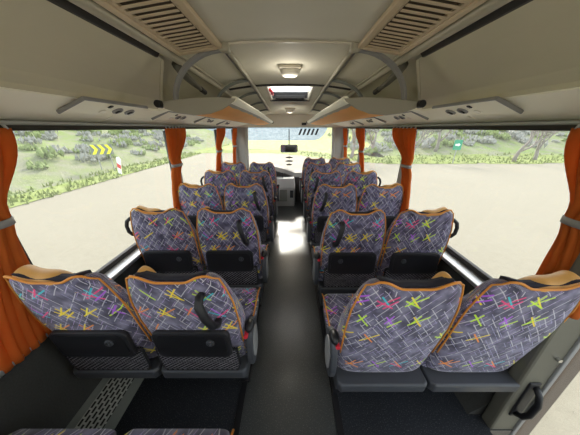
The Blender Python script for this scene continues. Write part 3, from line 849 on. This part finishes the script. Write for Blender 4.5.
# ------------------------------------------------------------------ front of the bus
d = empty('dashboard', (0, 4.92, 0)); tag(d, 'dark curved dashboard with pale grey centre console under the windscreen', 'dashboard')
g = MB()
loops = []
for x, zt in ((-1.15,.66),(-.7,.76),(-.35,.80),(-.12,.74),(.1,.66),(.5,.63),(1.15,.60)):
    k = 0 if x < .2 else .20
    loops.append([(x,-.22+k,0),(x,.22,0),(x,.22,zt-.03),(x,.18,zt),(x,-.12+k,zt),(x,-.26+k,zt-.07),(x,-.25+k,zt-.16)])
g.loft(loops); g.build('dash_body', M['dash'], d, smooth=False, bevel=.015)
g = MB(); g.loft([[(-.42,-.50,z0),(.10,-.50,z0),(.12,-.2,z0),(-.42,-.2,z0)] if z0<.5 else [(-.42,-.42,z0),(.08,-.42,z0),(.10,-.2,z0),(-.42,-.2,z0)] for z0 in (0.0,.42,.60)])
g.build('centre_console', M['lightgrey'], d, bevel=.02)
g = MB(); g.box(-.24,-.06,-.515,-.49,.12,.38); g.build('console_door', M['steel'], d, bevel=.008)
g = MB(); g.box(.0,.07,-.508,-.49,.2,.36); g.build('switch_panel', M['screen'], d, bevel=.004)
g = MB(); g.tube([(-.16,-.33,.58),(-.165,-.35,.68)], .010, 8); g.revolve([(.0005,.665),(.022,.67),(.026,.69),(.02,.71),(.0005,.715)], (-.165,-.35,0), 12); g.build('gear_lever', M['black'], d, smooth=True)

mrr = empty('rear_view_mirror', (-.0, 5.0, H)); tag(mrr, 'wide rear view mirror hanging at the middle of the windscreen', 'mirror')
g = MB(); g.prism(rrect(.19,.085,.04,5,-.02,-.42+.0), 'y', -.02, .02); g.build('housing', M['satin'], mrr, bevel=.008)
g = MB(); g.prism(rrect(.175,.072,.035,5,-.02,-.42), 'y', -.024, -.019); g.build('mirror_glass', M['mirror'], mrr)
g = MB(); g.tube([(-.02,.02,-.34),(-.02,.05,-.2),(-.02,.05,-.02)], .010, 8); g.build('arm', M['satin'], mrr, smooth=True)
ch = empty('hanging_charm', (-.0, 5.0, H-.52)); tag(ch, 'string of three dark charms hanging below the rear view mirror', 'charm')
g = MB(); g.tube([(-.02,0,.0),(-.02,0,-.27)], .004, 6); g.build('string', M['black'], ch)
for zz, w in ((-.09,.09),(-.17,.10),(-.25,.07)):
    g = MB(); g.loft([[(-.02-w*a,-.015,zz+.018*b),(-.02+w*a,-.015,zz+.018*b),(-.02+w*a,.015,zz+.018*b),(-.02-w*a,.015,zz+.018*b)] for a,b in ((.5,-1),(1,-.2),(.8,.4),(.3,1))]); g.build('bead', M['dash'], ch, bevel=.004)
g = MB(); g.box(-.05,.05,-.03,.03,-.025,.025); o = g.build('dash_camera', M['black'], None, bevel=.008); o.location = (.30, YF-.135, H+.08)
tag(o, 'small black camera box on the panel above the windscreen', 'camera')
# exterior mirror on the right
em = empty('door_mirror', (1.12, 5.42, 1.10)); tag(em, 'grey exterior mirror outside the right corner of the windscreen', 'mirror')
g = MB(); g.box(-.10,.10,-.05,.05,-.05,.34); g.build('housing', M['lightgrey'], em, bevel=.04, seg=3)
g = MB(); g.box(-.08,.08,-.056,-.048,-.02,.30); g.build('mirror_glass', M['mirror'], em, bevel=.003)
g = MB(); g.tube([(.0,.0,.30),(.0,-.03,.44),(-.02,-.2,.50)], .018, 8); g.build('arm', M['black'], em, smooth=True)

# ------------------------------------------------------------------ outside
GZ = -.95
import mathutils
def nz(x, y, s=1.0): return mathutils.noise.noise(Vector((x*s, y*s, 3.7)))
def front_edge(x):
    return lerp(24.5, 17.0, smooth(-3, 8, x)) + .5*nz(x,0,.3)
def heights(x, y):
    """(height above the road, zone)"""
    h = GZ; zone = 'road'
    dl = -9.6 + .35*nz(0,y,.25) - x
    df = y - front_edge(x)
    if dl > 0 and x < -9:
        v = .06*min(dl,2) + .30*max(0,dl-1.6); v = min(v, 7+.1*dl) + .3*nz(x,y,.35)*smooth(1.5,4,dl)
        h += v; zone = 'grass' if dl < 1.3 + .7*nz(x,y,.6) else 'bank'
        if df > 0: h += 0
    elif df > 0:
        r = smooth(5, 14, x)
        slope = lerp(.006, .26, r)
        v = .05*min(df,2) + slope*max(0,df-2.2); v = min(v, lerp(.5, 9, r) + .05*df*r)
        v += .35*nz(x,y,.3)*smooth(2,6,df)*r
        h += v; zone = 'grass' if df < 3.2 + .8*nz(x,y,.5) else ('bank' if r > .35 else 'field')
    return h, zone
def terrain(name, zones, mat, x0, x1, y0, y1, step):
    nx, ny = int((x1-x0)/step), int((y1-y0)/step); idx = {}; mb = MB(); vs = []; fs = []
    def vid(i, j):
        if (i,j) not in idx:
            x, y = x0+i*step, y0+j*step; idx[(i,j)] = len(vs); vs.append((x, y, heights(x,y)[0]))
        return idx[(i,j)]
    for i in range(nx):
        for j in range(ny):
            zc_ = heights(x0+(i+.5)*step, y0+(j+.5)*step)[1]
            if zc_ in zones: fs.append((vid(i,j),vid(i+1,j),vid(i+1,j+1),vid(i,j+1)))
    mb.add(vs, fs); return struct(mb.build(name, mat, smooth=True))
road = struct(MB().box(-60, 60, -40, 60, GZ-.3, GZ-.02).build('ground', M['ground']))
terrain('grass_verge', ('grass',), M['grass'], -14, 60, -14, 46, .4)
terrain('scrub_bank', ('bank',), M['bank'], -60, 64, -14, 70, .4)
terrain('field', ('field',), M['field'], -10, 20, 22, 52, 1.0)
# far hills, built as a ridge with real depth
vs = []; fs = []; nx = 60; ny = 10
for j in range(ny+1):
    for i in range(nx+1):
        x = lerp(-120, 120, i/nx); y = 46 + j*7
        prof = math.sin(PI*min(1,j/ny*1.0))*(11+5*nz(x,5,.03)+2.5*nz(x,9,.1))
        vs.append((x, y, GZ + max(0,prof) + (.4*nz(x,y,.1))))
for j in range(ny):
    for i in range(nx):
        a = j*(nx+1)+i; fs.append((a,a+1,a+nx+2,a+nx+1))
mb = MB(); mb.add(vs, fs); struct(mb.build('hills', M['hill'], smooth=True))
struct(MB().box(-260,260,60,260,GZ-.6,GZ-.05).build('plain', M['field']))
# brush on the banks: nobody could count it
def brush(name, spots, label):
    mb = MB(); idx = []
    for (x, y, s) in spots:
        z = heights(x,y)[0]; mi = 0 if random.random() < .5 else 1
        for q in range(16):
            a = random.uniform(0, 2*PI); r = random.uniform(.1,.9)*s; b = random.uniform(.25,1.0)*s*.8
            px, py = x+r*math.cos(a), y+r*math.sin(a); w = random.uniform(.12,.28)*s
            pts = []
            for k in range(5):
                t = 2*PI*k/5; pts.append((px+w*math.cos(t), py+w*math.sin(t)*.7, z+b*random.uniform(.35,.8)))
            mb.add(pts+[(px,py,z+b+.1*s),(px,py,z-.05)], [(k,(k+1)%5,5) for k in range(5)]+[((k+1)%5,k,6) for k in range(5)])
            idx += [mi]*10
    o = mb.build(name, M['brushg']); o.data.materials.append(M['brushd'])
    for p, mi in zip(o.data.polygons, idx): p.material_index = mi
    tag(o, label, 'brush', kind='stuff'); return o
brush('bank_brush', [(random.uniform(-34,-12.2), random.uniform(-4,34), random.uniform(.3,.8)) for _ in range(700)], 'green and grey scrub covering the bank left of the road')
brush('hillside_brush', [(random.uniform(7,42), random.uniform(21.5,42), random.uniform(.35,.9)) for _ in range(480)], 'grey and green scrub on the slope beyond the right lot')
# grass tufts on the verge
mb = MB()
for _ in range(2600):
    if random.random() < .4: x, y = random.uniform(-11.2,-9.5), random.uniform(0,24)
    else: x = random.uniform(1,34); y = front_edge(x)+random.uniform(0,3.2)
    z = heights(x,y)[0]; s = random.uniform(.08,.22); a = random.uniform(0,PI)
    mb.add([(x-.06*math.cos(a),y-.06*math.sin(a),z-.02),(x+.06*math.cos(a),y+.06*math.sin(a),z-.02),(x+random.uniform(-.06,.06),y+random.uniform(-.06,.06),z+s)], [(0,1,2)])
tag(mb.build('grass_tufts', M['grass']), 'bright green grass blades along the road edge', 'grass', kind='stuff')
# bare trees
def tree(x, y, hgt, seed, label):
    r = random.Random(seed); z = heights(x,y)[0]
    o = empty('bare_tree', (x,y,z)); tag(o, label, 'tree', 'bare trees beyond the lot')
    trunk = MB(); br = MB()
    def grow(mb, p, d, L, rad, depth):
        pts = [p]; q = p
        for k in range(4):
            d = (d + Vector((r.uniform(-.25,.25), r.uniform(-.25,.25), r.uniform(-.02,.2)))).normalized(); q = q + d*L/4; pts.append(q)
        mb.tube(pts, [lerp(rad, rad*.55, k/4) for k in range(5)], 6)
        if depth > 0:
            for _ in range(3):
                nd = (d + Vector((r.uniform(-1,1), r.uniform(-.8,.8), r.uniform(-.1,.6)))).normalized()
                grow(br, pts[r.choice((2,3,4))], nd, L*.72, rad*.55, depth-1)
    grow(trunk, Vector((0,0,-.1)), Vector((r.uniform(-.2,.2),0,1)), hgt*.4, hgt*.035, 4)
    trunk.build('trunk', M['bark'], o, smooth=True); br.build('branches', M['bark'], o, smooth=True)
tree(17.9, 17.6, 4.4, 3, 'bare forked tree in the middle of the right rear window')
tree(20.5, 18.5, 4.2, 12, 'bare tree right of the forked tree, partly behind the right curtain')
tree(10.3, 18.8, 4.0, 5, 'bare tree left of the small green sign')
tree(13.6, 21.0, 4.6, 8, 'bare tree on the slope right of the small green sign')
tree(5.4, 19.5, 4.6, 17, 'bare pale tree beyond the right middle window')
tree(7.6, 21.5, 5, 23, 'bare tree on the slope beside the second right curtain')
# chevron sign
cs = empty('chevron_sign', (-11.1, 13.25, heights(-11.1,13.25)[0])); cs.rotation_euler = (0,0,math.radians(28))
tag(cs, 'yellow chevron road sign with three arrows on the left verge', 'road sign')
g = MB(); g.box(-.52,.52,-.02,.02,.98,1.56); g.build('board', M['signback'], cs, bevel=.01)
for q in range(3):
    x = -.44 + q*.33; g = MB()
    g.prism([(x-.06,1.0),(x+.10,1.0),(x+.27,1.27),(x+.10,1.54),(x-.06,1.54),(x+.11,1.27)], 'y', -.028, -.0195); g.build('chevron', M['yellow'], cs)
for x in (-.3,.3):
    g = MB(); g.cyl((x,.03,.70),'z',.025,1.6,8); g.build('post', M['midgrey'], cs)
hm = empty('road_marker', (-9.95, 12.6, heights(-9.95,12.6)[0])); hm.rotation_euler = (0,math.radians(9),math.radians(20)); tag(hm, 'leaning white and red roadside marker post below the chevron sign', 'marker post')
g = MB(); g.prism([(-.08,-.1),(.08,-.1),(.10,.85),(.02,1.0),(-.10,.95)], 'y', -.03,.03); g.build('post', M['white'], hm, bevel=.01)
g = MB(); g.prism([(-.085,.42),(.088,.30),(.094,.52),(-.092,.66)], 'y', -.036,-.028); g.build('red_band', M['hazard'], hm)
gs = empty('green_sign', (12.6, 17.0, heights(12.6,17.0)[0])); gs.rotation_euler = (0,0,math.radians(-25)); tag(gs, 'small green sign on a post beyond the right lot', 'road sign')
g = MB(); g.prism(rrect(.25,.36,.04,4,0,1.35),'y',-.02,.02); g.build('board', M['signgreen'], gs)
g = MB(); g.prism([(-.15,1.30),(.02,1.30),(.02,1.23),(.17,1.36),(.02,1.49),(.02,1.42),(-.15,1.42)],'y',-.026,-.019); g.build('arrow', M['white'], gs)
g = MB(); g.cyl((0,.03,.5),'z',.03,1.2,8); g.build('post', M['midgrey'], gs)

# ------------------------------------------------------------------ light and camera
w = bpy.data.worlds.new('World'); sc.world = w; w.use_nodes = True
nt = w.node_tree; bg = nt.nodes['Background']
sky = nt.nodes.new('ShaderNodeTexSky'); sky.sky_type = 'NISHITA'; sky.sun_disc = False
sky.sun_elevation = math.radians(33); sky.sun_rotation = math.radians(0); sky.dust_density = 3; sky.air_density = 1.2
mixn = nt.nodes.new('ShaderNodeMix'); mixn.data_type = 'RGBA'; mixn.inputs[0].default_value = .65
nt.links.new(sky.outputs[0], mixn.inputs[6]); mixn.inputs[7].default_value = (3.2,3.2,3.1,1)
nt.links.new(mixn.outputs[2], bg.inputs[0]); bg.inputs[1].default_value = .45
S = bpy.data.lights.new('sun', 'SUN'); S.energy = 2.8; S.angle = math.radians(6); S.color = (1,.95,.86)
so = bpy.data.objects.new('sun', S); COL.objects.link(so); so.rotation_euler = (math.radians(-57), 0, math.radians(3))

cam = bpy.data.cameras.new('camera'); co = bpy.data.objects.new('camera', cam); COL.objects.link(co)
F = 215.0; pitch = math.atan((217.5-128)/F)
cam.sensor_width = 36; cam.sensor_fit = 'HORIZONTAL'; cam.lens = 36*F/580; cam.clip_start = .02; cam.clip_end = 1000
co.location = (0,0,H); co.rotation_euler = (PI/2 - pitch, 0, 0)
sc.camera = co
sc.view_settings.view_transform = 'Standard'; sc.view_settings.look = 'None'; sc.view_settings.gamma = 1
sc.view_settings.use_curve_mapping = False; sc.view_settings.exposure = .98
sc.cycles.use_denoising = True; sc.cycles.max_bounces = 14; sc.cycles.diffuse_bounces = 8; sc.cycles.transparent_max_bounces = 16
